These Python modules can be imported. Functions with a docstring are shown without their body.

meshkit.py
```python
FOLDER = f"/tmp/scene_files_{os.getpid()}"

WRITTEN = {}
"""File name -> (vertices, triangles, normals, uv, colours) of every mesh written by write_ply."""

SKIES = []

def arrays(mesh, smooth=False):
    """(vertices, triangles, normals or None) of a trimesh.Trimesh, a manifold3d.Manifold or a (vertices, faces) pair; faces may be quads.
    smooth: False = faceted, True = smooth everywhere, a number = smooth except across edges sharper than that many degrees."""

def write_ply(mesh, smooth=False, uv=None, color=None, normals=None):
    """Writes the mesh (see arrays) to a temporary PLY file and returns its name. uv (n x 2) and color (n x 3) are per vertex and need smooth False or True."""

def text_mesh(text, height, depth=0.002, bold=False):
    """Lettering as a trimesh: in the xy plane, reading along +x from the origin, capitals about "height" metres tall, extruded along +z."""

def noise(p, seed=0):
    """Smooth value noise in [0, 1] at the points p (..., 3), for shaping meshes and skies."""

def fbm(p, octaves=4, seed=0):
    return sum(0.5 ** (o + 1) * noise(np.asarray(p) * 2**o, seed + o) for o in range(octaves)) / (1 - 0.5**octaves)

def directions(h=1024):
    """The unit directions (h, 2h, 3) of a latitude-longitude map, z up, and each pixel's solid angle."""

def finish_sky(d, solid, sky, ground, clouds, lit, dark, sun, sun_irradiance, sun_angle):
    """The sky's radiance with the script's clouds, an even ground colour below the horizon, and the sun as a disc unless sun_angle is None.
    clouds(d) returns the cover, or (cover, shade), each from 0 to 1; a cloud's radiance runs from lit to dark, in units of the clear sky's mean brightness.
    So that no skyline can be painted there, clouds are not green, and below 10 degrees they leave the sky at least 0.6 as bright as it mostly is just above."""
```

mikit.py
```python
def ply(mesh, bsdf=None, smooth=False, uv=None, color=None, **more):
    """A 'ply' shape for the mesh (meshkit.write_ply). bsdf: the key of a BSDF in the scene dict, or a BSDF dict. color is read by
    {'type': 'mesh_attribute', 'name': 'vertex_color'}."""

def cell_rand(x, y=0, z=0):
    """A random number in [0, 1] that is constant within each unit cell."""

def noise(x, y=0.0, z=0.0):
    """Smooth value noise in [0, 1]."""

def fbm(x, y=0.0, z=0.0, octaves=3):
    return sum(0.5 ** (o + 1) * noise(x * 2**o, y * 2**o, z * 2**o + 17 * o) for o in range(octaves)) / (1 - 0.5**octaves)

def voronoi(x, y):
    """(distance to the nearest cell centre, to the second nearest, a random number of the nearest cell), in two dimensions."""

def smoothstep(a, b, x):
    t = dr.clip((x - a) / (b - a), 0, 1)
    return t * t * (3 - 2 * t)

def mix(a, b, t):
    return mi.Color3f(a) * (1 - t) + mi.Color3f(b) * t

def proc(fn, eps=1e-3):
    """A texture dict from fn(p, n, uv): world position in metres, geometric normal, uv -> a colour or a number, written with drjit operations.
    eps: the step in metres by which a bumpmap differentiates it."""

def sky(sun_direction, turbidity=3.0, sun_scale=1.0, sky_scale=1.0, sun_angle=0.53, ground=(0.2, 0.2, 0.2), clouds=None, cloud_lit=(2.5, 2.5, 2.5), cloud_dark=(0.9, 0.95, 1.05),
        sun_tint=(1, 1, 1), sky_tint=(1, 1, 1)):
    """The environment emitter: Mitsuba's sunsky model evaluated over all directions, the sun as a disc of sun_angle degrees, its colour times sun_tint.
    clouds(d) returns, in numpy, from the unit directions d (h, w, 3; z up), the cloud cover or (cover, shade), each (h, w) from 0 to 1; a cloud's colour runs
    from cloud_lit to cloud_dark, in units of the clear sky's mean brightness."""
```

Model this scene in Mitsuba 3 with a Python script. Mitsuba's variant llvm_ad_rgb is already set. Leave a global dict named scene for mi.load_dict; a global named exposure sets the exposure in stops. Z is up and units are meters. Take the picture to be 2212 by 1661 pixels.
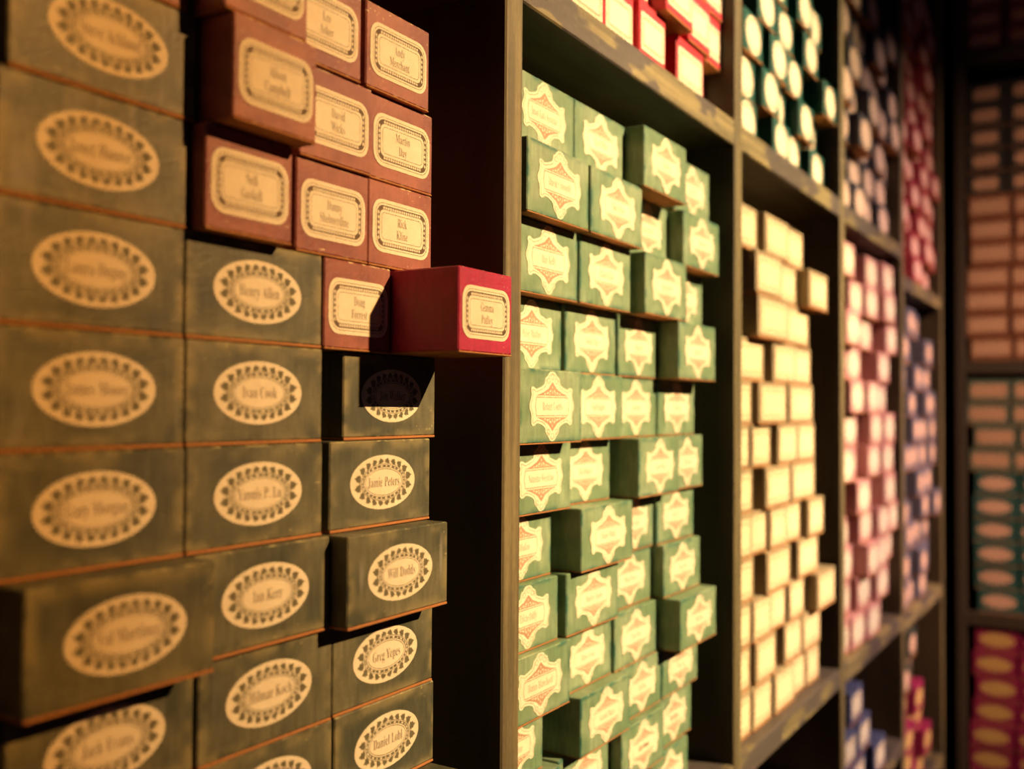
import math, random
import numpy as np
import trimesh
import drjit as dr
import mitsuba as mi
import mikit
from shapely import affinity, union_all
from shapely.geometry import Polygon, Point, LineString, box as sbox
from mikit import noise, fbm, smoothstep, mix, cell_rand

T = mi.ScalarTransform4f
scene, labels = {}, {}

# ------------------------------------------------------------------ camera
# x runs along the main bookcase away from the camera, y into it, z up; the fronts of its uprights lie in y = 0
EYE = np.array([0.0, -0.35, 1.5])
F_PX, XC, YC = 2150.0, 1106.0, 830.5
vx = np.array([(2435 - XC) / F_PX, (890 - YC) / F_PX, 1.0]); vx /= np.linalg.norm(vx)
down = np.array([-0.0066, 1.0, 0.0]); down[2] = -(down[0] * vx[0] + down[1] * vx[1]) / vx[2]; down /= np.linalg.norm(down)
vy = np.cross(vx, down); vy = vy if vy[2] > 0 else -vy
ROT = np.stack([vx, vy, -down])                       # rows: the world axes in the camera's frame
scene['camera'] = {'type': 'thinlens', 'fov': math.degrees(2 * math.atan(XC / F_PX)), 'fov_axis': 'x',
                   'aperture_radius': 0.0038, 'focus_distance': 0.64, 'near_clip': 0.02, 'far_clip': 50.0,
                   'to_world': T().look_at(origin=EYE.tolist(), target=(EYE + ROT[:, 2]).tolist(), up=(-ROT[:, 1]).tolist())}
# ------------------------------------------------------------------ light: warm, amber and pink spots, one aimed at the end bookcase, dim room light
def spot(origin, target, colour, power, beam, cutoff):
    return {'type': 'spot', 'to_world': T().look_at(origin=origin, target=target, up=[0, 0, 1]),
            'intensity': {'type': 'rgb', 'value': [c * power for c in colour]}, 'beam_width': beam, 'cutoff_angle': cutoff}
scene['spot_warm'] = spot([2.25, -4.0, 3.9], [1.07, 0.0, 1.60], (1.0, 0.735, 0.41), 185, 4.4, 8.9)
scene['spot_amber'] = spot([2.17, -4.0, 3.9], [-0.10, 0.0, 1.58], (1.0, 0.47, 0.125), 72, 3.5, 12)
scene['spot_pink'] = spot([2.35, -3.6, 3.9], [1.93, 0.0, 1.28], (1.0, 0.69, 0.60), 74, 4.0, 10.5)
scene['spot_end'] = spot([0.2, -3.0, 3.4], [2.46, -0.25, 1.4], (1.0, 0.58, 0.36), 46, 5, 13)
scene['room_light'] = {'type': 'constant', 'radiance': {'type': 'rgb', 'value': [0.020, 0.012, 0.015]}}
exposure = 0.45
ALBEDO = 0.74      # darkens all colours below, so less light bounces and shade goes deeper

# ------------------------------------------------------------------ materials
def rgb(*c): return {'type': 'rgb', 'value': list(c)}
def plain(key, c, rough=0.6, spec=0.35):
    scene[key] = {'type': 'twosided', 'bsdf': {'type': 'principled', 'base_color': rgb(*[ALBEDO * v for v in c]), 'roughness': rough, 'specular': spec}}
def lum_edge(uv, w, h):
    """distance in mm to the nearest edge of a box end of w x h mm"""
    return dr.minimum(dr.minimum(uv.x, 1 - uv.x) * w, dr.minimum(uv.y, 1 - uv.y) * h)
def cover(key, c1, c2, worn, w, h, streak=0.0, chips=0.5, rough=0.5, rim=None, dust=0.0, rim_mm=5.5):
    """cloth-paper covering of a box: mottled, with vertical brush streaks, rubbed edges and small pale chips"""
    def colour(p, n, uv):
        big = fbm(p.x * 38, p.y * 38, p.z * 38, 3)
        col = mix(c1, c2, smoothstep(0.3, 0.75, big))
        s = fbm(p.x * 420, p.y * 420, p.z * 60, 2)
        col = col * (1 + streak * (s - 0.5))
        grain = noise(p.x * 1900, p.y * 1900, p.z * 1900)
        col = col * (0.86 + 0.28 * grain)
        if dust:                                             # pale vertical dust streaks, as if wiped
            d = smoothstep(0.62, 0.85, fbm(p.x * 190 + 7, p.y * 190, p.z * 22, 2)) * smoothstep(0.45, 0.7, fbm(p.x * 17, p.y * 17 + 5, p.z * 17, 2))
            col = mix(col, (.40, .36, .30), dust * d)
        front = smoothstep(0.35, 0.6, -n.y)
        e = lum_edge(uv, w, h)
        if rim:
            col = mix(col, rim, smoothstep(rim_mm, 0.4, e) * smoothstep(0.36, 0.68, fbm(p.x * 75 + 1, p.y * 75, p.z * 75, 3)) * front)
        rub = smoothstep(0.52, 0.72, fbm(p.x * 260 + 3, p.y * 260, p.z * 260, 3)) * smoothstep(1.9, 0.3, dr.minimum(uv.y, 1 - uv.y) * h)
        spots = smoothstep(0.80, 0.88, noise(p.x * 520, p.y * 520, p.z * 520)) * smoothstep(0.55, 0.75, fbm(p.x * 55 + 9, p.y * 55, p.z * 55, 2)) * smoothstep(11, 3, e)
        return mix(col, worn, dr.clip(chips * (rub + 0.8 * spots) * front, 0, 1)) * ALBEDO
    bump = lambda p, n, uv: 0.6 * noise(p.x * 900, p.y * 900, p.z * 520) + 0.4 * noise(p.x * 2100, p.y * 2100, p.z * 1300)
    scene[key] = {'type': 'twosided', 'bsdf': {'type': 'bumpmap', 'arbitrary': mikit.proc(bump_leather, 2e-4), 'scale': 0.00022,
                  'nested': {'type': 'principled', 'base_color': mikit.proc(colour), 'roughness': rough, 'specular': 0.45}}}
def bump_leather(p, n, uv):
    return 0.6 * noise(p.x * 900, p.y * 900, p.z * 520) + 0.4 * noise(p.x * 2100, p.y * 2100, p.z * 1300)
cover('m_olive', (.068, .070, .040), (.150, .135, .070), (.42, .36, .15), 91, 50, 0.6, 0.8, rim=(.26, .215, .095), dust=0.4, rim_mm=9)
cover('m_maroon', (.235, .062, .046), (.37, .115, .070), (.80, .60, .32), 58, 50, 0.3, 0.9)
cover('m_ruby', (.40, .012, .055), (.48, .022, .075), (.85, .66, .36), 58, 50, 0.3, 0.95)
cover('m_green', (.145, .225, .11), (.25, .315, .175), (.40, .45, .22), 93, 52, 0.5, 0.45, rim=(.03, .13, .085), rim_mm=5.5)
plain('m_scarlet', (.62, .025, .045), 0.5)
plain('m_cream', (.36, .27, .15))
plain('m_teal', (.012, .10, .075), 0.45)
plain('m_slate', (.050, .050, .070))
plain('m_pink', (.58, .27, .25))
plain('m_navy', (.075, .09, .18), 0.5)
plain('m_crimson', (.34, .035, .06))
plain('m_greyblue', (.115, .11, .16))
plain('m_dusk', (.03, .04, .035))
plain('m_magenta', (.27, .015, .075), 0.5)
plain('m_wine', (.16, .02, .03))
plain('m_black', (.028, .028, .026))
plain('m_brown', (.20, .07, .035))
plain('m_sage', (.10, .15, .11))
plain('m_bottle', (.022, .10, .085))
plain('m_card', (.45, .185, .06), 0.75, 0.2)
def paper(p, n, uv):
    return mix((.80, .66, .43), (.88, .76, .52), fbm(p.x * 140, p.y * 140, p.z * 140, 3)) * (0.94 + 0.12 * noise(p.x * 1500, p.y * 1500, p.z * 1500)) * ALBEDO
scene['m_paper'] = {'type': 'twosided', 'bsdf': {'type': 'principled', 'base_color': mikit.proc(paper), 'roughness': 0.65, 'specular': 0.25}}
plain('m_paper_plain', (.86, .76, .54), 0.65, 0.25)
plain('m_paper_rose', (.76, .46, .40), 0.65, 0.25)
plain('m_paper_peach', (.72, .46, .33), 0.65, 0.25)
plain('m_paper_gold', (.62, .40, .13), 0.65, 0.25)
plain('m_paper_buff', (.86, .68, .40), 0.65, 0.25)
plain('m_paper_blush', (.80, .58, .44), 0.65, 0.25)
plain('m_paper_tan', (.60, .37, .24), 0.65, 0.25)
plain('m_ink', (.14, .085, .042), 0.6, 0.2)
plain('m_ink_olive', (.16, .135, .07), 0.6, 0.2)
plain('m_ink_sepia', (.46, .26, .145), 0.6, 0.2)
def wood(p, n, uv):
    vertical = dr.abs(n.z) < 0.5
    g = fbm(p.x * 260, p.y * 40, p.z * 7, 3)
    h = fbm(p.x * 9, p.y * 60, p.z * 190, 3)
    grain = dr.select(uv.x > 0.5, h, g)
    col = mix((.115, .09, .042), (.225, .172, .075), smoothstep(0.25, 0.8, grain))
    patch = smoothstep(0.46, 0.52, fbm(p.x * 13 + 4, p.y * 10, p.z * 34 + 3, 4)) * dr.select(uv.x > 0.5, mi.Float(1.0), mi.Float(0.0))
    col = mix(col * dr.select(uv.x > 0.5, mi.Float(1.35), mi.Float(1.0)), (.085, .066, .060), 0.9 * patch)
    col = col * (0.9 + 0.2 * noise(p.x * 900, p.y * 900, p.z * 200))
    side_shade = mix((.040, .027, .016), (.075, .055, .028), grain)      # shade painted on sides and undersides; worn bronze kept on fronts and shelf tops
    return mix(side_shade, col, smoothstep(0.3, 0.6, dr.maximum(-n.y, n.z * dr.select(uv.x > 0.5, mi.Float(1.0), mi.Float(0.0))))) * ALBEDO
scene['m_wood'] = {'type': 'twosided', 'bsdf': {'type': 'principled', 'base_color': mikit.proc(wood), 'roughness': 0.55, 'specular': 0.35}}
plain('m_wood_dark', (.05, .036, .022), 0.6)
plain('m_floor', (.10, .065, .04), 0.5)
plain('m_wall', (.09, .06, .05), 0.8)

# ------------------------------------------------------------------ helpers
counts = {}
def numbered(name):
    k = counts.get(name, 0); counts[name] = k + 1
    return name if k == 0 else f'{name}_{k:03d}'
def chamfer_box(x0, x1, y0, y1, z0, z1, c=0.0008):
    pts = []
    for x, sx in ((x0, 1), (x1, -1)):
        for y, sy in ((y0, 1), (y1, -1)):
            for z, sz in ((z0, 1), (z1, -1)):
                pts += [(x, y + sy * c, z + sz * c), (x + sx * c, y, z + sz * c), (x + sx * c, y + sy * c, z)]
    return trimesh.convex.convex_hull(np.array(pts))
def unwrap(m, W, H):
    """every face with its own corners, and uv: the box end in 0..1, sides and top beyond it"""
    v = m.vertices[m.faces].reshape(-1, 3); n = np.repeat(m.face_normals, 3, axis=0)
    uv = np.column_stack([v[:, 0] / W + .5, v[:, 2] / H])
    side, lid = np.abs(n[:, 0]) > .6, np.abs(n[:, 2]) > .6
    uv[side, 0] = 2 + v[side, 1] / W
    uv[lid, 1] = 2 + v[lid, 1] / H
    return trimesh.Trimesh(v, np.arange(len(v)).reshape(-1, 3), process=False), uv
def flat(shape, y):
    """shapely shape in (x, z) as a flat mesh at depth y, facing -y"""
    vs, fs, n = [], [], 0
    for g in getattr(shape, 'geoms', [shape]):
        if g.is_empty or g.area < 1e-9: continue
        v, f = trimesh.creation.triangulate_polygon(g, engine='earcut')
        vs.append(np.column_stack([v[:, 0], np.full(len(v), y), v[:, 1]])); fs.append(np.asarray(f) + n); n += len(v)
    return trimesh.Trimesh(np.vstack(vs), np.vstack(fs), process=False)
def slab(shape, y0, y1):
    """shape extruded from y0 (back) to y1 (front, smaller y)"""
    m = trimesh.creation.extrude_polygon(shape, y0 - y1, engine='earcut')
    v = m.vertices
    return trimesh.Trimesh(np.column_stack([v[:, 0], y0 - v[:, 2], v[:, 1]]), m.faces, process=False)
def struct(key, mesh, m, **more):
    scene[key] = mikit.ply(mesh, m, **more); labels[key] = {'kind': 'structure'}

# lettering: an old-style serif alphabet, outlines in hundredths of the capital height
GLYPHS = {}
for line in '''H114;3,99 53,100 53,96 43,94 40,89 40,56 74,55 75,89 72,94 62,96 62,100 111,100 111,96 100,92 98,86 98,15 100,8 105,5 111,4 111,0 62,0 62,4 71,6 75,13 74,48 40,48 40,11 44,6 53,4 53,0 3,0 3,4 12,6 16,12 16,88 13,94 3,96
a75;5,18 7,24 14,30 44,42 43,58 39,63 33,65 23,62 27,49 23,43 11,43 7,48 7,56 13,63 25,69 44,70 53,67 60,61 64,48 64,9 72,7 67,1 53,-2 47,0 43,7 29,-1 16,-2 6,5|26,16 31,7 35,8 42,12 43,37 30,30 26,24
b79;2,100 30,99 31,63 41,69 53,70 63,66 70,58 75,43 74,26 69,13 58,2 49,-2 39,-2 22,6 13,-2 9,-2 9,91 7,95 2,96|30,11 34,5 41,3 46,5 52,13 53,48 49,57 44,61 37,61 30,54
c64;4,31 9,52 21,66 32,70 45,70 53,67 59,61 61,52 55,45 45,47 43,62 39,65 30,62 25,52 25,29 31,16 41,9 50,9 59,16 62,14 51,2 41,-2 31,-2 18,2 6,18
d81;4,30 6,49 11,59 18,66 27,70 37,70 49,63 49,90 46,95 39,96 39,100 70,100 70,12 73,7 78,6 78,2 49,-2 48,6 37,-2 21,-1 10,10|26,24 29,11 35,6 42,8 48,15 49,53 42,61 34,61 28,54
e66;4,32 7,51 17,64 26,69 43,69 51,65 58,57 62,36 26,36 28,20 33,13 41,9 52,12 59,18 62,15 53,4 45,-1 37,-2 25,-1 17,3 9,12|25,43 44,42 44,56 40,64 33,65 29,62 26,53
f47;3,61 3,68 11,68 13,89 22,98 32,102 43,102 52,98 56,94 57,82 50,78 43,79 41,82 42,96 35,96 32,88 32,68 45,68 44,60 32,60 32,12 34,6 44,3 44,0 3,0 3,3 10,5 11,10 11,60
g72;3,-17 4,-12 14,-6 6,2 6,11 9,17 21,24 14,28 6,37 5,47 9,59 15,65 28,70 70,67 70,59 60,58 64,48 64,41 60,32 45,23 27,22 22,16 27,11 51,10 64,6 69,-3 69,-13 65,-21 49,-29 22,-30 9,-26|16,-17 19,-22 26,-25 42,-25 54,-22 57,-17 57,-12 49,-7 21,-7 17,-11|25,39 28,31 31,28 37,28 41,31 44,52 39,64 32,65 27,61
h83;4,99 32,100 33,60 40,66 48,70 62,68 69,63 72,51 72,9 75,5 80,3 80,0 44,0 44,3 50,5 52,12 52,49 51,56 47,59 38,57 32,51 32,10 35,5 40,3 40,0 4,0 4,3 9,5 11,9 11,90 10,95 4,97
i44;4,3 9,5 11,9 11,59 10,63 5,64 5,68 33,68 33,8 35,5 40,3 40,0 4,0|11,89 13,98 21,102 30,99 33,91 31,83 25,79 16,81
j46;-12,-18 -11,-10 -7,-7 -1,-6 6,-12 3,-25 11,-25 14,-18 14,59 11,63 5,64 5,68 35,68 35,-7 32,-19 27,-25 20,-29 2,-30 -7,-26|12,89 14,97 20,102 28,101 34,93 33,85 27,80 16,82
k79;4,0 4,3 9,5 11,9 11,91 9,95 5,96 5,100 32,100 32,38 53,60 52,63 45,64 45,68 76,68 76,64 64,60 49,45 76,7 82,3 82,0 46,0 46,3 51,4 52,8 35,32 32,29 32,10 35,5 40,3 40,0
l44;4,3 9,5 11,9 11,90 9,95 5,96 5,100 32,100 33,8 35,5 40,3 40,0 4,0
m121;4,3 9,5 11,9 11,58 8,64 4,64 4,68 32,68 33,60 38,65 48,70 61,68 70,59 79,67 87,70 99,69 107,63 110,52 110,9 113,4 117,3 117,0 83,0 83,3 87,5 90,9 90,52 85,59 76,57 71,52 71,9 73,5 78,3 78,0 44,0 44,3 47,4 51,9 51,53 46,59 37,57 32,52 32,9 35,4 39,3 39,0 4,0
n83;4,0 4,3 9,5 11,9 11,58 8,64 4,64 4,68 32,68 33,60 40,66 48,70 64,67 71,59 72,51 72,9 75,5 80,3 80,0 44,0 44,3 50,5 52,12 52,49 51,56 47,59 38,57 32,51 32,10 35,5 40,3 40,0
o74;4,29 5,45 10,56 17,64 28,69 43,70 53,66 64,56 69,43 70,29 65,14 55,3 44,-2 29,-2 18,3 8,15|26,19 28,10 31,4 38,2 45,7 48,17 48,49 44,62 39,65 32,64 27,56
p82;4,65 4,68 32,68 32,60 43,69 56,70 64,66 74,52 76,27 69,7 61,1 53,-2 42,-1 32,6 33,-20 35,-25 43,-27 43,-30 4,-30 4,-27 9,-26 11,-20 11,57 10,62|32,16 35,11 41,6 49,8 53,15 55,48 51,58 46,61 39,60 32,51
q80;5,25 5,39 7,49 19,64 28,69 39,70 48,68 57,62 70,70 70,-22 73,-26 78,-27 78,-30 39,-30 39,-27 46,-26 49,-21 49,4 37,-2 22,-1 11,8|26,45 28,15 34,8 40,6 48,12 49,57 43,64 36,64 29,58
r63;4,0 4,3 9,5 11,9 11,59 10,63 5,64 5,68 32,68 33,58 44,68 55,70 59,68 63,62 63,55 60,50 51,49 44,56 40,57 35,53 33,46 33,9 36,5 43,3 43,0
s63;8,23 12,22 16,12 26,4 35,3 41,8 41,18 17,32 11,38 8,45 9,55 13,63 21,68 32,70 47,67 53,70 53,48 50,48 45,58 39,64 29,64 23,59 27,50 46,40 55,31 56,17 53,7 46,1 37,-2 18,2 8,-2
t50;5,66 28,93 32,93 32,68 45,68 45,61 32,60 32,13 37,9 45,16 48,15 45,7 37,0 28,-2 19,-1 11,7 10,60 5,61
u82;2,64 2,68 31,68 31,14 35,9 42,8 50,14 50,58 47,63 41,64 41,68 71,68 71,14 73,9 79,6 79,3 50,-2 49,7 43,2 32,-2 22,-2 16,2 10,13 10,59 7,64
v67;-1,64 -1,68 36,68 36,64 30,64 28,60 41,28 53,59 51,63 45,64 45,68 67,68 67,64 61,61 57,54 35,-2 31,-2 9,54 5,61
w95;-2,64 -2,68 30,68 30,64 25,62 25,58 37,29 46,51 43,61 37,64 37,68 71,68 71,64 65,62 65,58 74,33 84,58 84,63 78,64 78,68 98,68 98,65 93,62 90,57 67,-2 63,-1 49,41 31,-2 27,-2 4,58
x70;1,3 14,12 26,30 9,58 1,64 1,68 37,68 37,64 32,64 31,60 40,46 51,60 50,64 44,64 44,68 68,68 68,65 56,56 44,40 65,6 70,3 70,0 34,0 34,3 39,4 41,7 30,24 18,8 20,4 26,3 26,0 1,0
y66;-2,-20 1,-11 10,-9 16,-12 17,-21 20,-21 26,-15 30,-3 7,56 3,64 -1,64 -1,68 36,68 36,64 30,64 28,59 40,28 52,60 51,63 44,64 44,68 66,68 66,64 61,61 58,55 34,-10 27,-24 20,-29 7,-30 0,-25
z64;3,4 36,62 19,61 13,56 10,48 6,47 7,68 60,68 60,63 28,6 40,6 47,8 53,14 57,24 60,24 59,0 3,0
A95;-2,4 4,6 9,11 44,101 49,102 85,16 90,8 97,4 97,0 50,0 50,4 59,5 62,9 55,29 23,29 16,10 19,6 28,4 28,0 -2,0|25,36 52,35 39,69 37,67
B97;3,0 3,4 12,6 16,13 16,87 12,94 3,96 3,100 60,99 80,93 86,83 86,70 79,60 66,54 82,48 90,39 91,23 85,10 76,4 64,1|40,50 41,8 47,5 58,7 63,12 66,25 66,36 59,47 48,51|40,56 55,58 61,65 61,85 58,91 54,94 44,95 41,93
C102;6,44 6,56 10,72 17,84 30,95 49,102 63,102 87,95 91,102 95,102 95,67 92,67 84,83 76,91 64,97 55,97 46,94 40,89 36,80 32,65 32,36 35,23 40,14 50,7 65,5 81,11 94,23 98,18 83,5 63,-2 46,-2 30,4 14,20
D109;3,96 3,100 59,99 76,95 87,89 98,75 102,59 102,36 94,17 80,6 66,1 5,0 5,4 13,6 16,12 16,87 12,94|40,86 41,8 47,5 63,9 70,16 76,34 77,53 74,76 64,91 53,95 42,94
E97;3,0 3,3 14,7 17,15 16,88 12,94 3,96 3,99 87,100 87,70 84,70 80,84 70,91 57,94 45,94 41,92 41,54 47,54 56,58 61,66 63,76 67,76 67,26 63,26 61,38 56,45 41,49 40,11 45,6 70,9 83,19 90,32 94,32 89,1
F89;3,99 86,100 86,70 83,70 77,86 69,92 44,94 40,91 41,54 54,58 60,66 62,76 66,76 66,26 62,26 60,38 55,45 46,49 40,48 41,10 47,5 56,4 56,0 3,0 3,4 12,6 16,13 16,87 12,94 3,96
G111;6,41 9,69 16,82 26,93 36,98 49,102 67,101 86,95 91,102 96,102 95,67 92,67 84,83 74,92 61,97 52,97 45,93 39,86 34,73 32,39 36,22 42,12 50,5 65,3 70,5 75,11 75,29 73,37 60,40 60,44 109,44 109,40 103,39 98,35 97,6 64,-2 48,-2 36,2 25,7 16,17 10,28
I57;3,99 53,100 53,96 43,94 40,89 40,12 44,6 53,4 54,0 3,0 3,4 14,8 17,15 17,86 14,93 3,96
J72;-1,1 2,13 6,16 13,16 20,9 20,3 17,-4 19,-8 28,-8 32,-1 32,86 28,94 17,96 17,99 68,100 69,96 60,94 56,89 56,12 49,-5 39,-12 20,-14 6,-9
K112;3,4 12,6 17,16 17,85 12,94 3,96 4,100 53,100 53,96 43,94 40,89 41,53 76,89 75,94 64,96 64,100 106,100 106,96 97,95 84,87 60,62 103,8 114,4 114,0 61,0 61,4 71,5 73,9 44,46 40,43 40,12 44,6 53,4 53,0 3,0
L94;3,99 55,100 55,96 45,95 40,89 41,10 46,6 69,9 82,19 89,33 94,34 88,0 3,0 3,4 12,6 16,12 16,88 12,94 3,96
M139;3,3 13,7 17,16 16,90 12,95 3,96 3,100 41,99 69,33 98,99 135,100 135,96 126,93 123,88 123,12 127,5 135,4 135,0 87,0 87,4 96,6 99,13 99,84 63,0 58,2 23,82 23,14 26,7 37,4 37,0 3,0
N108;4,0 4,4 14,7 17,13 17,84 8,95 4,96 4,100 35,99 85,38 85,90 80,95 72,96 72,99 105,99 105,96 96,94 93,87 93,-2 87,-1 24,75 24,12 27,6 36,4 36,0
O115;6,41 7,61 13,77 26,92 46,101 67,102 86,95 102,78 109,60 108,37 99,17 84,5 67,-2 44,-1 25,8 14,21|32,45 35,23 45,7 54,3 62,3 74,10 81,26 83,54 80,75 71,92 63,97 54,97 42,91 34,74
P91;3,99 68,98 80,93 89,82 89,64 80,52 66,46 40,44 40,11 44,6 53,4 53,0 3,0 3,4 12,6 16,12 16,88 13,94 3,96|40,51 54,52 60,56 63,63 62,86 58,91 52,94 44,94 40,91
Q115;6,41 6,58 9,70 16,82 26,92 40,99 55,102 72,101 86,95 97,86 105,72 109,56 109,40 105,28 98,17 89,7 73,-1 84,-14 95,-18 107,-16 109,-20 93,-25 76,-25 56,-18 46,-9 41,0 28,6 18,14 11,26|32,45 36,20 45,8 52,3 63,3 75,11 82,28 83,57 79,79 71,92 63,97 54,97 42,91 34,74
R103;3,99 60,99 74,97 84,91 91,80 90,65 84,56 70,48 96,9 100,5 105,4 105,0 74,0 44,47 40,46 40,11 44,6 53,4 53,0 3,0 3,4 12,6 16,12 16,88 13,94 3,96|40,52 56,53 65,62 67,71 66,83 62,89 57,93 45,94 41,92
S86;9,34 14,34 20,16 29,7 38,3 48,3 57,9 61,16 58,28 50,35 26,47 16,56 11,68 11,81 18,93 29,101 43,102 66,98 70,102 74,102 74,70 70,71 61,89 51,96 34,96 26,87 27,78 32,72 64,56 74,47 78,37 79,25 73,10 64,3 51,-2 33,-2 18,3 13,-2 9,-2
T93;2,100 90,100 90,70 86,70 84,80 76,90 67,94 57,94 58,12 62,5 72,4 72,0 20,0 20,4 30,6 34,13 34,94 25,94 17,91 10,84 6,70 2,70
U108;3,96 3,100 53,99 53,96 43,94 40,88 40,25 42,15 47,9 60,5 76,9 81,14 86,28 86,88 81,94 72,96 72,99 104,99 104,96 97,94 93,89 92,27 89,16 81,5 67,-2 48,-3 32,1 23,8 16,27 16,86 12,94
V94;-3,96 -3,100 46,100 46,96 35,94 33,88 57,33 78,87 77,93 66,96 66,100 97,100 97,96 90,94 83,83 51,-3 45,-1 7,89 3,94
W134;-3,96 -3,100 40,99 40,96 31,93 31,86 49,35 66,77 61,92 56,95 50,96 51,100 96,100 96,96 90,95 86,92 86,88 104,38 120,87 119,93 110,96 110,100 136,100 137,96 131,93 126,83 98,-2 94,-2 93,0 69,66 42,-2 37,-2 6,90 2,95
X103;2,3 11,6 18,12 42,46 14,89 8,95 3,96 3,100 53,100 53,96 43,94 42,89 58,64 74,88 73,93 64,96 64,100 101,99 100,96 91,94 81,86 62,58 92,10 97,5 102,4 102,0 52,0 52,4 60,5 64,9 46,39 27,10 29,6 38,4 38,0 2,0
Y93;-3,96 -3,100 45,100 45,96 36,95 34,89 55,50 76,88 74,94 64,96 64,99 96,100 96,96 91,94 85,87 59,44 59,11 64,5 72,4 72,0 22,0 22,4 31,6 34,10 35,39 6,91
Z97;5,0 60,93 42,94 30,92 20,84 14,70 10,70 13,100 89,100 89,97 34,7 57,6 70,9 80,16 89,36 93,36 89,0
-47;6,45 41,45 41,34 6,34
.40;10,7 11,14 17,18 26,16 29,11 28,2 21,-2 14,-1'''.split('\n'):
    adv, rest = line[1:].split(';', 1)
    shape = Polygon()
    for ring in rest.split('|'):
        shape = shape.symmetric_difference(Polygon([tuple(map(int, q.split(','))) for q in ring.split(' ')]).buffer(0))
    GLYPHS[line[0]] = (int(adv), shape)
def text_shape(text, cap, most, squeeze=0.62):
    """the words as one shapely shape centred on the origin, capitals cap metres tall, not wider than most"""
    x, parts = 0, []
    for ch in text:
        if ch == ' ': x += 42; continue
        adv, g = GLYPHS[ch]
        parts.append(affinity.translate(g, x, 0)); x += adv + 2
    s = cap / 100
    sx = min(s * squeeze, most / max(x, 1))
    return affinity.affine_transform(union_all(parts).buffer(-1.0), [sx, 0, 0, s, -x * sx / 2, -cap * 0.46])

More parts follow.
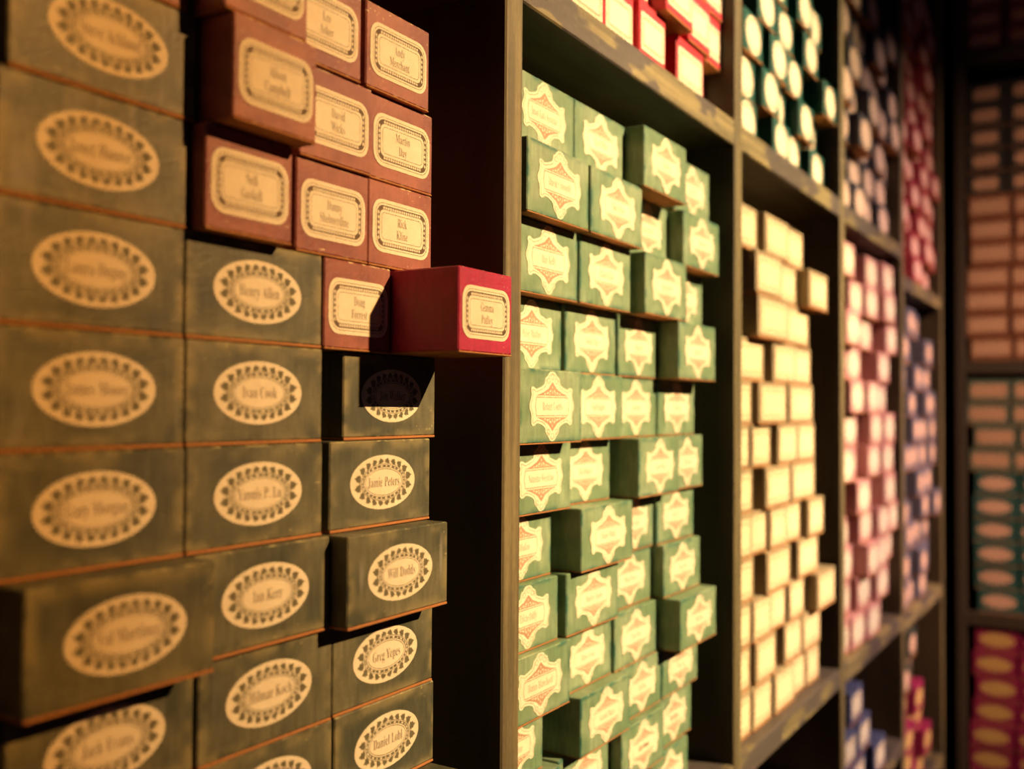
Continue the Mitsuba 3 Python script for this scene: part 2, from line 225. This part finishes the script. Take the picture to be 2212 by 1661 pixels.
# ------------------------------------------------------------------ label designs (metres, centred on the origin)
def ellipse(a, b, n=48):
    t = np.arange(n) * 2 * np.pi / n
    return Polygon(np.column_stack([a * np.cos(t), b * np.sin(t)]))
def rounded(w, h, r): return sbox(-w / 2 + r, -h / 2 + r, w / 2 - r, h / 2 - r).buffer(r, quad_segs=5)
def oval_label():
    a, b = .0295, .0157
    out = ellipse(a, b, 64)
    parts = []
    N = 20
    t = np.linspace(0, 2 * np.pi, 2000); L = np.concatenate([[0], np.cumsum(np.hypot(np.diff(a * .8 * np.cos(t)), np.diff(b * .8 * np.sin(t))))])
    for k in range(N):
        th = np.interp((k + .5) / N * L[-1], L, t)
        c = np.array([a * .72 * math.cos(th), b * .70 * math.sin(th)]); tip = np.array([a * .91 * math.cos(th), b * .90 * math.sin(th)])
        d = tip - c; q = np.array([-d[1], d[0]]) / np.linalg.norm(d) * .0023
        parts.append(Polygon([c - q * .45, c + d * .12 - q * 1.15, c + d * .38 - q * .75, c + d * .50 - q * 1.0, c + d * .68 - q * .42, tip,
                              c + d * .68 + q * .42, c + d * .50 + q * 1.0, c + d * .38 + q * .75, c + d * .12 + q * 1.15, c + q * .45]).buffer(0))
    parts.append(ellipse(a * .715, b * .69).difference(ellipse(a * .70, b * .665)))
    band = ellipse(a * .68, b * .64).difference(ellipse(a * .60, b * .54))
    holes = []
    for k in range(28):
        th = (k + .5) / 28 * 2 * np.pi
        r = .0011 if k % 2 else .0006
        holes.append(affinity.translate(affinity.rotate(affinity.scale(Point(0, 0).buffer(1, quad_segs=3), r, .00055), math.degrees(math.atan2(b * math.cos(th), -a * math.sin(th)))),
                                        a * .64 * math.cos(th), b * .59 * math.sin(th)))
    parts.append(band.difference(union_all(holes)))
    parts.append(ellipse(a * .57, b * .50).difference(ellipse(a * .555, b * .475)))
    return out, union_all(parts)
def plate_label():
    w, h = .0525, .0310
    out = rounded(w, h, .0085)
    parts = [rounded(w - .0042, h - .0042, .0068).difference(rounded(w - .0048, h - .0048, .0066))]
    band = rounded(w - .0070, h - .0070, .0055).difference(rounded(w - .0120, h - .0120, .0038))
    beads = []
    for k in range(17):
        for s in (-1, 1):
            beads.append(affinity.translate(Point(0, 0).buffer(.00085, quad_segs=3), -.0165 + .033 * k / 16, s * (h / 2 - .00495)))
    for k in range(6):
        for s in (-1, 1):
            beads.append(affinity.translate(Polygon([(.0009, 0), (0, .0013), (-.0009, 0), (0, -.0013)]), s * (w / 2 - .00495), -.0075 + .015 * k / 5))
    parts.append(band.difference(union_all(beads)))
    parts.append(rounded(w - .0152, h - .0152, .0028).difference(rounded(w - .0158, h - .0158, .0026)))
    return out, union_all(parts)
SHIELD = [(0, 25), (3, 24.9), (5.5, 23.4), (7.2, 21.6), (9.4, 21.0), (10.8, 19.6), (11.4, 17), (12.6, 15.3), (15.5, 14.2), (18.8, 13.3), (22.3, 12.4), (23.8, 12.3), (25.8, 13.3), (28.2, 13.9), (30.2, 13.5),
          (31.3, 12.3), (31.0, 10.5), (30.4, 8.9), (31.2, 5.4), (32.6, 3.2), (33.4, 1.4), (33.4, -.8), (32.4, -2.8), (31.3, -4.4), (30.4, -7.6), (30.9, -10.8), (30.0, -12.8), (28, -13.6), (25.6, -13.4), (24.2, -12.4), (22.7, -11.8),
          (19, -12.1), (15, -13), (11.6, -14.6), (10.2, -16.2), (9.9, -18.4), (8.4, -20), (6.4, -21), (5.2, -22.6), (3.2, -24.3), (0, -25)]
def shield_label():
    s = .001 * .985
    pts = [(x * s, z * s) for x, z in SHIELD] + [(-x * s, z * s) for x, z in SHIELD[-2:0:-1]]
    out = Polygon(pts).buffer(0)
    i1, i2 = out.buffer(-.0016), out.buffer(-.0021)
    parts = [i1.difference(i2)]
    panel = Polygon([(-.0235, .0068), (.0235, .0068), (.0250, 0), (.0235, -.0068), (-.0235, -.0068), (-.0250, 0)])
    parts.append(panel.difference(panel.buffer(-.0007)))
    for sg in (1, -1):
        tri = Polygon([(-.0235, sg * .0076), (-.0150, sg * .0094), (-.0065, sg * .0124), (0, sg * .0175), (.0065, sg * .0124), (.0150, sg * .0094), (.0235, sg * .0076)])
        holes = []
        for x, z, r, a in ((0, .0135, .0011, 90), (-.0032, .0108, .0015, 35), (.0032, .0108, .0015, -35), (0, .0098, .0013, 90), (-.0072, .0095, .0015, 15), (.0072, .0095, .0015, -15), (-.0110, .0088, .0012, 0), (.0110, .0088, .0012, 0), (-.0040, .0088, .0010, 0), (.0040, .0088, .0010, 0)):
            holes.append(affinity.translate(affinity.rotate(affinity.scale(Point(0, 0).buffer(1, quad_segs=2), r, r * .5), sg * a), x, sg * z))
        parts.append(tri.difference(union_all(holes)))
        for x in (-.0058, .0058):                      # scrolls beside the crest and the pendant
            ring = affinity.translate(affinity.scale(Point(0, 0).buffer(1, quad_segs=4), .0024, .0021), x, sg * .0180)
            parts.append(ring.difference(ring.buffer(-.0005)))
        drop = affinity.translate(affinity.scale(Point(0, 0).buffer(1, quad_segs=4), .0022, .0026), 0, sg * .0212)
        parts.append(drop.difference(drop.buffer(-.0005)))
    return out, union_all(parts)
def card_label(w, h, r=.003):
    out = rounded(w, h, r)
    return out, union_all([rounded(w - .005, h - .005, r * .7).difference(rounded(w - .0062, h - .0062, r * .6)), rounded(w - .0085, h - .0085, r * .6).difference(rounded(w - .0115, h - .0115, r * .5))])
def plain_oval(a, b):
    out = ellipse(a, b, 40)
    return out, ellipse(a * .86, b * .84, 40).difference(ellipse(a * .80, b * .76, 40))

# kind: (what it is called, cover, size of the end, label outline and print, label paper, ink, how it is described)
DEPTH = .33
KINDS = {}
def kind(key, cov, W, H, design, paper_m, ink, desc, lz=0.0, board=.0018):
    out, prt = design
    body = chamfer_box(-W / 2, W / 2, 0, DEPTH, board, H - .0003)
    body, uv = unwrap(body, W, H)
    k = {'W': W, 'H': H, 'desc': desc, 'ink': ink, 'lz': lz, 'body': mikit.ply(body, cov, uv=uv)}
    k['base'] = mikit.ply(chamfer_box(-W / 2 + .0004, W / 2 - .0004, -.0003, DEPTH, 0, board + .0001, .0003), 'm_card')
    c = H / 2 + lz
    k['label'] = mikit.ply(slab(affinity.translate(out, 0, c), .0002, -.0004), paper_m)
    k['border'] = mikit.ply(flat(affinity.translate(prt, 0, c), -.00055), ink)
    KINDS[key] = k
kind('olive_box', 'm_olive', .0915, .050, oval_label(), 'm_paper', 'm_ink_olive', 'olive box, oval wreath label', .0005, .0014)
kind('maroon_box', 'm_maroon', .0590, .050, plate_label(), 'm_paper', 'm_ink', 'maroon box, beaded name plate', -.0008, .0009)
KINDS['ruby'] = {**KINDS['maroon_box'], 'body': {**KINDS['maroon_box']['body'], 'bsdf': {'type': 'ref', 'id': 'm_ruby'}}}
kind('green_box', 'm_green', .0930, .0525, shield_label(), 'm_paper', 'm_ink_sepia', 'green box, ornate cartouche label', 0, .0008)
kind('scarlet_box', 'm_scarlet', .0570, .052, card_label(.052, .034), 'm_paper_plain', 'm_ink_sepia', 'scarlet box, square cream label', -.001)
kind('cream_box', 'm_cream', .0900, .0503, card_label(.078, .0385, .006), 'm_paper_buff', 'm_ink_sepia', 'buff box, large cream label')
kind('teal_box', 'm_teal', .0660, .050, plain_oval(.0285, .0225), 'm_paper_plain', 'm_ink_sepia', 'teal box, cream oval label')
kind('slate_box', 'm_slate', .0840, .054, plain_oval(.037, .0225), 'm_paper_blush', 'm_ink_sepia', 'slate box, pale oval label')
kind('pink_box', 'm_pink', .0900, .0525, plain_oval(.040, .0220), 'm_paper_plain', 'm_ink_sepia', 'pink box, pale rounded label')
kind('navy_box', 'm_navy', .0880, .052, card_label(.066, .034, .008), 'm_paper_plain', 'm_ink_sepia', 'navy box, cream rounded label')
kind('crimson_box', 'm_crimson', .0950, .052, plain_oval(.040, .019), 'm_paper_rose', 'm_ink_sepia', 'crimson box, rose oval label')
kind('blue_grey_box', 'm_greyblue', .0900, .053, plain_oval(.029, .0185), 'm_paper_peach', 'm_ink_sepia', 'blue-grey box, small peach oval label')
kind('charcoal_box', 'm_dusk', .0900, .052, plain_oval(.030, .0185), 'm_paper_peach', 'm_ink_sepia', 'charcoal box, peach oval label')
kind('magenta_box', 'm_magenta', .0880, .054, plain_oval(.036, .0160), 'm_paper_gold', 'm_ink_sepia', 'magenta box, gold oval label')
kind('wine_box', 'm_wine', .0820, .050, card_label(.060, .028, .004), 'm_paper_tan', 'm_ink_sepia', 'wine-red box, dull tan label')
kind('black_box', 'm_black', .0840, .052, card_label(.056, .028, .010), 'm_paper_tan', 'm_ink_sepia', 'black box, small tan label')
kind('brown_box', 'm_brown', .0860, .0535, card_label(.078, .032, .004), 'm_paper_tan', 'm_ink_sepia', 'brown box, wide tan label')
kind('sage_box', 'm_sage', .0860, .052, card_label(.076, .030, .008), 'm_paper_tan', 'm_ink_sepia', 'sage-green box, wide tan label')
kind('bottle_green_box', 'm_bottle', .0860, .0525, plain_oval(.035, .0150), 'm_paper_peach', 'm_ink_sepia', 'bottle-green box, pale oval label')

placed = []
def put(kd, bay, x0, x1, zb, H=None, d=18, words=None, label=None, side=False, yaw=0.0):
    """one box: its end spans x0..x1 (mm) along the shelf, stands on zb (mm), H mm tall, its end d mm behind the upright's front"""
    k = KINDS[kd]; name = 'maroon_box' if kd == 'ruby' else kd
    key = numbered(name)
    W = (x1 - x0) / 1000; Hm = (H or k['H'] * 1000) / 1000
    sx, sz = W / k['W'], Hm / k['H']
    if side: M = T().translate([2.46 + d / 1000, (x0 + x1) / 2000, zb / 1000]).rotate([0, 0, 1], -90)
    else: M = T().translate([(x0 + x1) / 2000, d / 1000, zb / 1000])
    if yaw: M = M.rotate([0, 0, 1], yaw)
    M = M.scale([sx * .997, 1, sz * .998])
    for part, where in (('body', key + '__body'), ('base', key + '__base_board'), ('label', key + '__label'), ('border', key + '__label__border')):
        if part in k: scene[where] = {**k[part], 'to_world': M}
    if words:
        c = k['H'] / 2 + k['lz']
        if kd == 'olive_box': sh = affinity.translate(text_shape(words, .0056, .0300), 0, c)
        elif kd in ('maroon_box', 'ruby'):
            a, b = words.split('/')
            sh = union_all([affinity.translate(text_shape(a, .0052, .033, .56), 0, c + .0034), affinity.translate(text_shape(b, .0052, .033, .56), 0, c - .0038)])
        else: sh = affinity.translate(text_shape(words, .0058, .0400, .55), 0, c)
        scene[key + '__label__lettering'] = {**mikit.ply(flat(sh, -.0006), 'm_ink' if kd != 'green_box' else 'm_ink_sepia'), 'to_world': M}
    placed.append((key, bay, zb, -(x0 + x1) / 2 if side else (x0 + x1) / 2, k['desc'], label))
    return key

# ------------------------------------------------------------------ the room and the bookcases
struct('floor', trimesh.creation.box(bounds=[[-2.5, -4.6, -.05], [3.4, .6, 0]]), 'm_floor')
struct('wall_back', trimesh.creation.box(bounds=[[-2.5, .44, 0], [3.4, .5, 4.3]]), 'm_wall')
struct('wall_end', trimesh.creation.box(bounds=[[2.88, -4.6, 0], [2.94, .44, 4.3]]), 'm_wall')
BAYS = [.101, .556, 1.011, 1.466, 1.921, 2.376]       # left faces of the uprights of the main bookcase, each 22 mm thick
TH = .022
def board(key, x0, x1, y0, y1, z0, z1, horizontal, m='m_wood'):
    b = chamfer_box(x0, x1, y0, y1, z0, z1, .0012)
    scene[key] = mikit.ply(b, m, uv=np.full((len(b.vertices), 2), 1.0 if horizontal else 0.0))
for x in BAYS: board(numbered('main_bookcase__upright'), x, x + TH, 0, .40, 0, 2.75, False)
SHELVES = [[1.130, 1.806], [1.130, 1.806], [.968, 1.130, 1.806], [.904, 1.128, 1.804], [.748, 1.118, 1.752]]
for i, zs in enumerate(SHELVES):
    for z in zs + [2.47, .30]:
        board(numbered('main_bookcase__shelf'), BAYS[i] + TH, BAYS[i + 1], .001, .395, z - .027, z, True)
board('main_bookcase__back_panel', BAYS[0], BAYS[-1] + TH, .40, .412, 0, 2.75, False, 'm_wood_dark')
labels['main_bookcase'] = {'label': 'long wooden bookcase with worn bronze front edges, shade painted on its sides, holding stacked boxes', 'category': 'bookcase'}
board('trim_1', BAYS[-1] + TH, 2.46, .03, .06, 0, 2.75, False, 'm_wood_dark'); labels['trim_1'] = {'kind': 'structure'}
EY = [-.017, -.545]                                     # end bookcase: stiles along y, fronts at x = 2.46
for y in EY: board(numbered('end_bookcase__upright'), 2.46, 2.84, y - .020, y, 0, 2.75, False, 'm_wood_dark')
for z in (.64, 1.048, 1.6145, 2.320): board(numbered('end_bookcase__shelf'), 2.462, 2.835, EY[1], EY[0] - .020, z - .030, z, True, 'm_wood_dark')
board('end_bookcase__back_panel', 2.84, 2.852, EY[1] - .020, EY[0], 0, 2.75, False, 'm_wood_dark')
labels['end_bookcase'] = {'label': 'dark bookcase standing across the far end, seen blurred and dim', 'category': 'bookcase'}

# ------------------------------------------------------------------ bay A: olive and maroon boxes
A = 'olive-and-maroon bay'
zA = lambda k: 1130.5 + 50.1 * k
OL = [  # row, x0, d, words, label
 (10, 126, 20, None, None), (9, 126, 22, None, None), (8, 125, 18, None, None), (7, 125, 20, None, None), (6, 125, 20, None, None),
 (10, 222, 18, 'Steve Ackland', None), (9, 218, 18, 'Janet Hunter', None), (8, 217, 18, 'Laura Dupuy', None), (7, 218, 18, 'James Moore', None), (6, 219, 18, 'Gary Morgan', None),
 (5, 221, -1, 'Val Martinez', 'olive box jutting forward, dark gap on its near side, low in olive-and-maroon bay'), (4, 226, 18, 'Jack Evans', None),
 (8, 309, 18, 'Henry Allen', None), (7, 310, 18, 'Ivan Cook', None), (6, 311, 18, 'Yannis P. Lu', None), (5, 313, 14, 'Ian Kerr', None), (4, 319, 17, 'Hilmar Koch', None), (3, 321, 18, 'Paul Evans', None),
 (7, (424, 511), 23, 'Jon Walker', 'olive box directly under the pulled-out ruby box, its label half in shadow'), (6, 408, 18, 'Jamie Peters', None),
 (5, 405, 2, 'Will Dodds', 'olive box jutting forward beside the dark upright, third olive box below the ruby one'), (4, 412, 18, 'Greg Yepes', None), (3, 414, 18, 'Daniel Lobl', None),
 (2, 412, -8, None, 'olive box of which only a top corner shows, at the foot of the olive-and-maroon bay'),
 (5, 126, 60, None, None), (4, 130, 18, None, None), (3, 130, 20, None, None), (3, 226, 18, None, None), (2, 222, 18, None, None), (2, 317, 18, None, None), (2, 128, 18, None, None),
 (1, 130, 18, None, None), (1, 224, 18, None, None), (1, 318, 18, None, None), (1, 412, 18, None, None), (0, 128, 18, None, None), (0, 222, 18, None, None), (0, 318, 18, None, None), (0, 414, 18, None, None)]
for k, x, d, w, l in OL:
    x0, x1 = x if isinstance(x, tuple) else (x, x + 91.5)
    put('olive_box', A, x0, x1, zA(k), 50.1, d, w, l)
RED = [(11, 250, 309, 18, None, None), (11, 296 + 16, 296 + 70, -2, 'Peter/Farr', None), (11, 369, 427, 15, 'Lee/Asker', None), (11, 431, 491, 15, 'Andy/Merchant', 'maroon box at the top beside the dark upright, gap on its near side'),
 (10, 316, 371, -4, 'Alison/Campbell', None), (10, 380, 438, 16, 'David/Wicks', None), (10, 438, 499, 18, 'Martin/Day', None),
 (9, 312, 368, 9, 'Nell/Gaskell', None), (9, 380, 438, 18, 'Danny/Shelmerdine', None), (9, 438, 499, 18, 'Rick/Kline', None),
 (8, 402, 459, 18, 'Doug/Forrest', 'maroon box with the shadow of the pulled-out ruby box across its label')]
for k, x0, x1, d, w, l in RED: put('maroon_box', A, x0, x1, zA(k), 50.1, d, w, l)
put('ruby', A, 460, 517, zA(8), 49.5, -30, 'Gemma/Padley', 'ruby-red box pulled far out in front of the dark upright')

# ------------------------------------------------------------------ bay B: green boxes, scarlet ones above
B = 'green-box bay'
zB = [1130.5, 1180, 1228, 1275, 1323.5, 1372.5, 1422.5, 1474.5, 1528, 1582.5, 1637, 1690.5, 1744]
GR = [(11, 592, 685, 18, 'Juan-Luis Sanchez'), (11, 686, 778, 18, 'Brad Miller'), (11, 779, 874, 0, 'Alex Fry'), (11, 889, 982, 18, 'Zoe Hart'),
 (10, 591, 684, 4, 'David Cronnelly'), (10, 688, 784, 4, 'Bob Flynn'), (10, 794, 886, 24, 'Susan Mills'), (10, 888, 984, 8, 'Kim Fenn'),
 (9, 594, 687, 15, 'Dan Kelly'), (9, 689, 782, 14, 'Rachel Ellis'), (9, 791, 886, 4, 'Ben Archer'), (9, 888, 981, 25, 'Tim Lowe'),
 (8, 590, 683, 27, 'Peter Mullan'), (8, 686, 776, 25, 'Louise Page'), (8, 781, 866, 25, 'Sara Fox'), (8, 867, 963, 4, 'Amy Bell'),
 (7, 580, 672, 3, 'Robert Coutts'), (7, 683, 776, 18, 'Neil Hughes'), (7, 777, 868, 27, 'Joe Dean'), (7, 870, 962, 26, 'Kit Marsh'),
 (6, 590, 683, 18, 'Natasha Westlake'), (6, 684, 776, 30, 'Ida Rhodes'), (6, 790, 881, 9, 'Carol Moss'), (6, 883, 964, 18, 'Nick Shaw'),
 (5, 580, 672, 29, 'Jane Mullan'), (5, 686, 780, 10, 'Becky White'), (5, 783, 864, 28, 'Sue Reid'), (5, 866, 958, 25, 'Pat Cole'),
 (4, 580, 671, 22, 'Tricia Oddy'), (4, 677, 769, 18, 'Martin Clarke'), (4, 772, 863, 30, 'Helen Ward'), (4, 866, 958, 18, 'Guy Lane'),
 (3, 586, 678, 15, 'Daren Blanchard'), (3, 682, 770, 25, 'Hugo Grant'), (3, 772, 860, 23, 'Stan Price'), (3, 868, 961, 2, 'Will Frost'),
 (2, 580, 661, 29, 'Rose Finn'), (2, 690, 780, 12, 'Gareth Dunn'), (2, 783, 870, 22, 'Jill Hale'), (2, 873, 962, 22, 'Nina Clay'),
 (1, 584, 674, 20, None), (1, 678, 766, 25, None), (1, 768, 858, 14, 'Fay Moore'), (1, 861, 950, 24, 'Max Boyd'),
 (0, 584, 676, 20, None), (0, 680, 770, 20, None), (0, 773, 838, 20, None), (0, 842, 932, 20, 'Roy Lamb')]
for r, x0, x1, d, w in GR: put('green_box', B, x0, x1, zB[r], zB[r + 1] - zB[r], d, w)
SC = [(0, 615, 670, 16), (0, 671, 728, 14), (0, 729, 786, 14), (0, 788, 845, 9), (0, 882, 952, 13), (0, 954, 1008, 34),
      (1, 640, 700, 16), (1, 702, 760, 12), (1, 765, 823, 16), (1, 826, 890, 0), (1, 905, 962, 10), (1, 964, 1010, 16),
      (2, 760, 820, 14), (2, 822, 880, 14), (2, 895, 952, 10), (2, 954, 1009, 14)]
for r, x0, x1, d in SC: put('scarlet_box', 'scarlet shelf above the green boxes', x0, x1, 1806.5 + 52 * r, 52, d)

# ------------------------------------------------------------------ bay C: buff boxes below, teal ones above, two crimson ones at the foot
C = 'buff-box bay'
CR = {11: [(1050, 1140, 18), (1152, 1247, 12), (1250, 1326, 16)], 10: [(1106, 1206, 8), (1213, 1291, 15), (1299, 1390, 0)], 9: [(1114, 1233, 8), (1242, 1347, 14)],
 8: [(1075, 1172, 20), (1190, 1288, 14), (1291, 1370, 18)], 7: [(1040, 1120, 18), (1130, 1239, 12), (1258, 1368, 14)], 6: [(1040, 1112, 18), (1121, 1191, 18), (1210, 1292, 14), (1294, 1376, 14)],
 5: [(1040, 1124, 18), (1156, 1255, 12), (1269, 1377, 14)], 4: [(1050, 1114, 16), (1116, 1175, 18), (1178, 1244, 14), (1247, 1312, 16), (1324, 1400, 8)], 3: [(1040, 1128, 18), (1160, 1254, 12), (1290, 1386, 12)],
 2: [(1052, 1118, 18), (1121, 1187, 16), (1190, 1253, 18), (1264, 1331, 16), (1347, 1438, 2)], 1: [(1040, 1122, 20), (1131, 1207, 16), (1244, 1318, 16), (1320, 1404, 14)],
 0: [(1050, 1119, 18), (1121, 1190, 16), (1197, 1279, 14), (1282, 1342, 18), (1344, 1404, 16)]}
for r, row in CR.items():
    for x0, x1, d in row: put('cream_box', C, x0, x1, 1130.5 + 50.3 * r, 50.3, d)
TE = {0: [(1072, 1138, 18), (1184, 1250, 12), (1252, 1318, 18), (1357, 1423, 14)], 1: [(1070, 1136, 20), (1143, 1208, 12), (1210, 1270, 24), (1289, 1355, 10), (1357, 1420, 24)],
      2: [(1080, 1146, 14), (1174, 1240, 12), (1256, 1322, 16), (1382, 1448, 2)], 3: [(1126, 1192, 12), (1214, 1280, 16), (1320, 1386, 12)], 4: [(1180, 1246, 14), (1284, 1350, 10), (1352, 1418, 16)]}
for r, row in TE.items():
    for x0, x1, d in row: put('teal_box', 'teal shelf above the buff boxes', x0, x1, 1806.5 + 49.8 * r, 49.8, d)
for r in (0, 1): put('crimson_box', 'dark foot of the buff-box bay', 1085, 1172, 968.5 + 52 * r, 52, 30)

# ------------------------------------------------------------------ bay D: slate boxes above, pink ones, navy ones at the foot
def row_of(kd, bay, centres, w, zb, H, rnd, lo=1492, hi=1918, ds=None):
    last = lo
    for i, c in enumerate(sorted(centres)):
        x0 = max(c - w / 2, last + 1); x1 = min(x0 + w, hi)
        if x1 - x0 < w * .6: continue
        put(kd, bay, x0, x1, zb, H, ds[i] if ds else rnd.choice([2, 8, 12, 16, 18, 22, 26]))
        last = x1
rnd = random.Random(5)
for r, cs in enumerate([(1560, 1640, 1730, 1822, 1895), (1545, 1665, 1752, 1845), (1550, 1640, 1727, 1812, 1890), (1530, 1617, 1700, 1789, 1873), (1612, 1717, 1806, 1886), (1550, 1660, 1750, 1838, 1895), (1600, 1695, 1790, 1876)]):
    row_of('slate_box', 'slate shelf above the pink boxes', cs, 84, 1804.5 + 54.3 * r, 54.3, rnd)
for r, cs in enumerate([(1535, 1625, 1718, 1814), (1585, 1686, 1790, 1872), (1601, 1695, 1788, 1870), (1540, 1699, 1800, 1872), (1623, 1730, 1823), (1537, 1630, 1725, 1837), (1635, 1744, 1870), (1624, 1724, 1824), (1545, 1642, 1804),
                        (1580, 1726, 1868), (1631, 1730, 1826), (1560, 1746, 1840)]):
    row_of('pink_box', 'pink-box bay', cs, 90, 1128.5 + 52.4 * r, 52.4, rnd)
for r, cs in enumerate([(1540, 1630, 1735), (1572, 1667), (1550, 1640)]):
    row_of('navy_box', 'navy shelf below the pink boxes', cs, 86, 904.5 + 52 * r, 52, rnd)

# ------------------------------------------------------------------ bay E: crimson boxes above, blue-grey ones, magenta and charcoal ones at the foot
for r in range(12):
    off = (0, 26, 8, 34, 14)[r % 5]
    row_of('crimson_box', 'crimson shelf of the farthest bay', [2000 + off + 102 * i for i in range(4)], 95, 1752.5 + 52 * r, 52, rnd, 1946, 2373)
for r, cs in enumerate([(2010, 2090, 2200, 2290), (2050, 2160, 2270), (2120, 2215, 2320), (2010, 2110, 2240, 2330), (1995, 2130, 2250), (2050, 2150, 2245, 2335), (2120, 2215, 2330), (2010, 2126, 2230, 2325), (2040, 2165, 2255), (2000, 2110, 2225, 2330), (2060, 2180)]):
    row_of('blue_grey_box', 'blue-grey shelf of the farthest bay', cs, 86, 1118.5 + 52.8 * r, 52.8, rnd, 1946, 2373)
for r, cs in enumerate([(1995, 2090, 2185), (2010, 2102, 2196), (1992, 2085, 2180), (2005, 2100), ]):
    row_of('magenta_box', 'lowest shelf of the farthest bay', cs, 88, 748.5 + 54 * r, 54, rnd, 1946, 2373)
for r, cs in enumerate([(2000, 2095), (1995, 2090)]):
    row_of('charcoal_box', 'lowest shelf of the farthest bay', cs, 88, 748.5 + 54 * 4 + 52 * r, 52, rnd, 1946, 2373)

# ------------------------------------------------------------------ the bookcase across the end (x along the shelf is -y here)
def end_rows(kd, bay, z0, H, rows, w):
    for r, (y, d) in enumerate(rows):
        for j in range(2):
            c = -y - j * (w + 3 + (r * 7) % 4)
            put(kd, bay, c - w / 2, c + w / 2, z0 + H * r, H, d + (6 if j else 0), side=True)
end_rows('magenta_box', 'magenta shelf of the end bookcase', 640.5, 53.5, [(88, 12), (86, 14), (87, 10), (94, 14), (100, 12), (94, 10), (99, 14)], 88)
end_rows('bottle_green_box', 'green shelf of the end bookcase', 1048.5, 52.6, [(104, 12), (97, 14), (97, 12), (94, 14), (95, 12), (99, 14)], 86)
end_rows('sage_box', 'green shelf of the end bookcase', 1048.5 + 52.6 * 6, 52.0, [(87, 14), (97, 12), (82, 14), (85, 12)], 86)
end_rows('brown_box', 'brown and black shelf of the end bookcase', 1615, 53.6, [(90, 16), (82, 14), (82, 12), (84, 14), (91, 12), (90, 14), (88, 12)], 86)
end_rows('black_box', 'brown and black shelf of the end bookcase', 1615 + 53.6 * 7, 52.2, [(80, 18), (80, 16), (80, 18), (80, 20), (80, 30)], 80)
end_rows('wine_box', 'wine-red top shelf of the end bookcase', 2320.5, 48, [(80, 14), (78, 16), (80, 12)], 80)

# ------------------------------------------------------------------ what each box is called: its look, its row and its place along the row
ORD = 'top second third fourth fifth sixth seventh eighth ninth tenth eleventh twelfth thirteenth fourteenth'.split()
NTH = 'first second third fourth fifth sixth seventh'.split()
GROUP = {}
for bay in dict.fromkeys(p[1] for p in placed):
    mine = [p for p in placed if p[1] == bay]
    levels = sorted({round(p[2]) for p in mine}, reverse=True)
    for key, _, zb, x, desc, given in mine:
        row = sorted([p for p in mine if round(p[2]) == round(zb)], key=lambda p: p[3])
        i = [p[0] for p in row].index(key)
        r = levels.index(round(zb))
        where = 'top row' if r == 0 else f'{ORD[r]} row down'
        lab = given or f'{desc.split(",")[0]}, {where}, {NTH[i]} along, {bay}'
        labels[key] = {'label': lab, 'category': 'box', 'group': f'{desc.split(",")[0]}es, {bay}'}
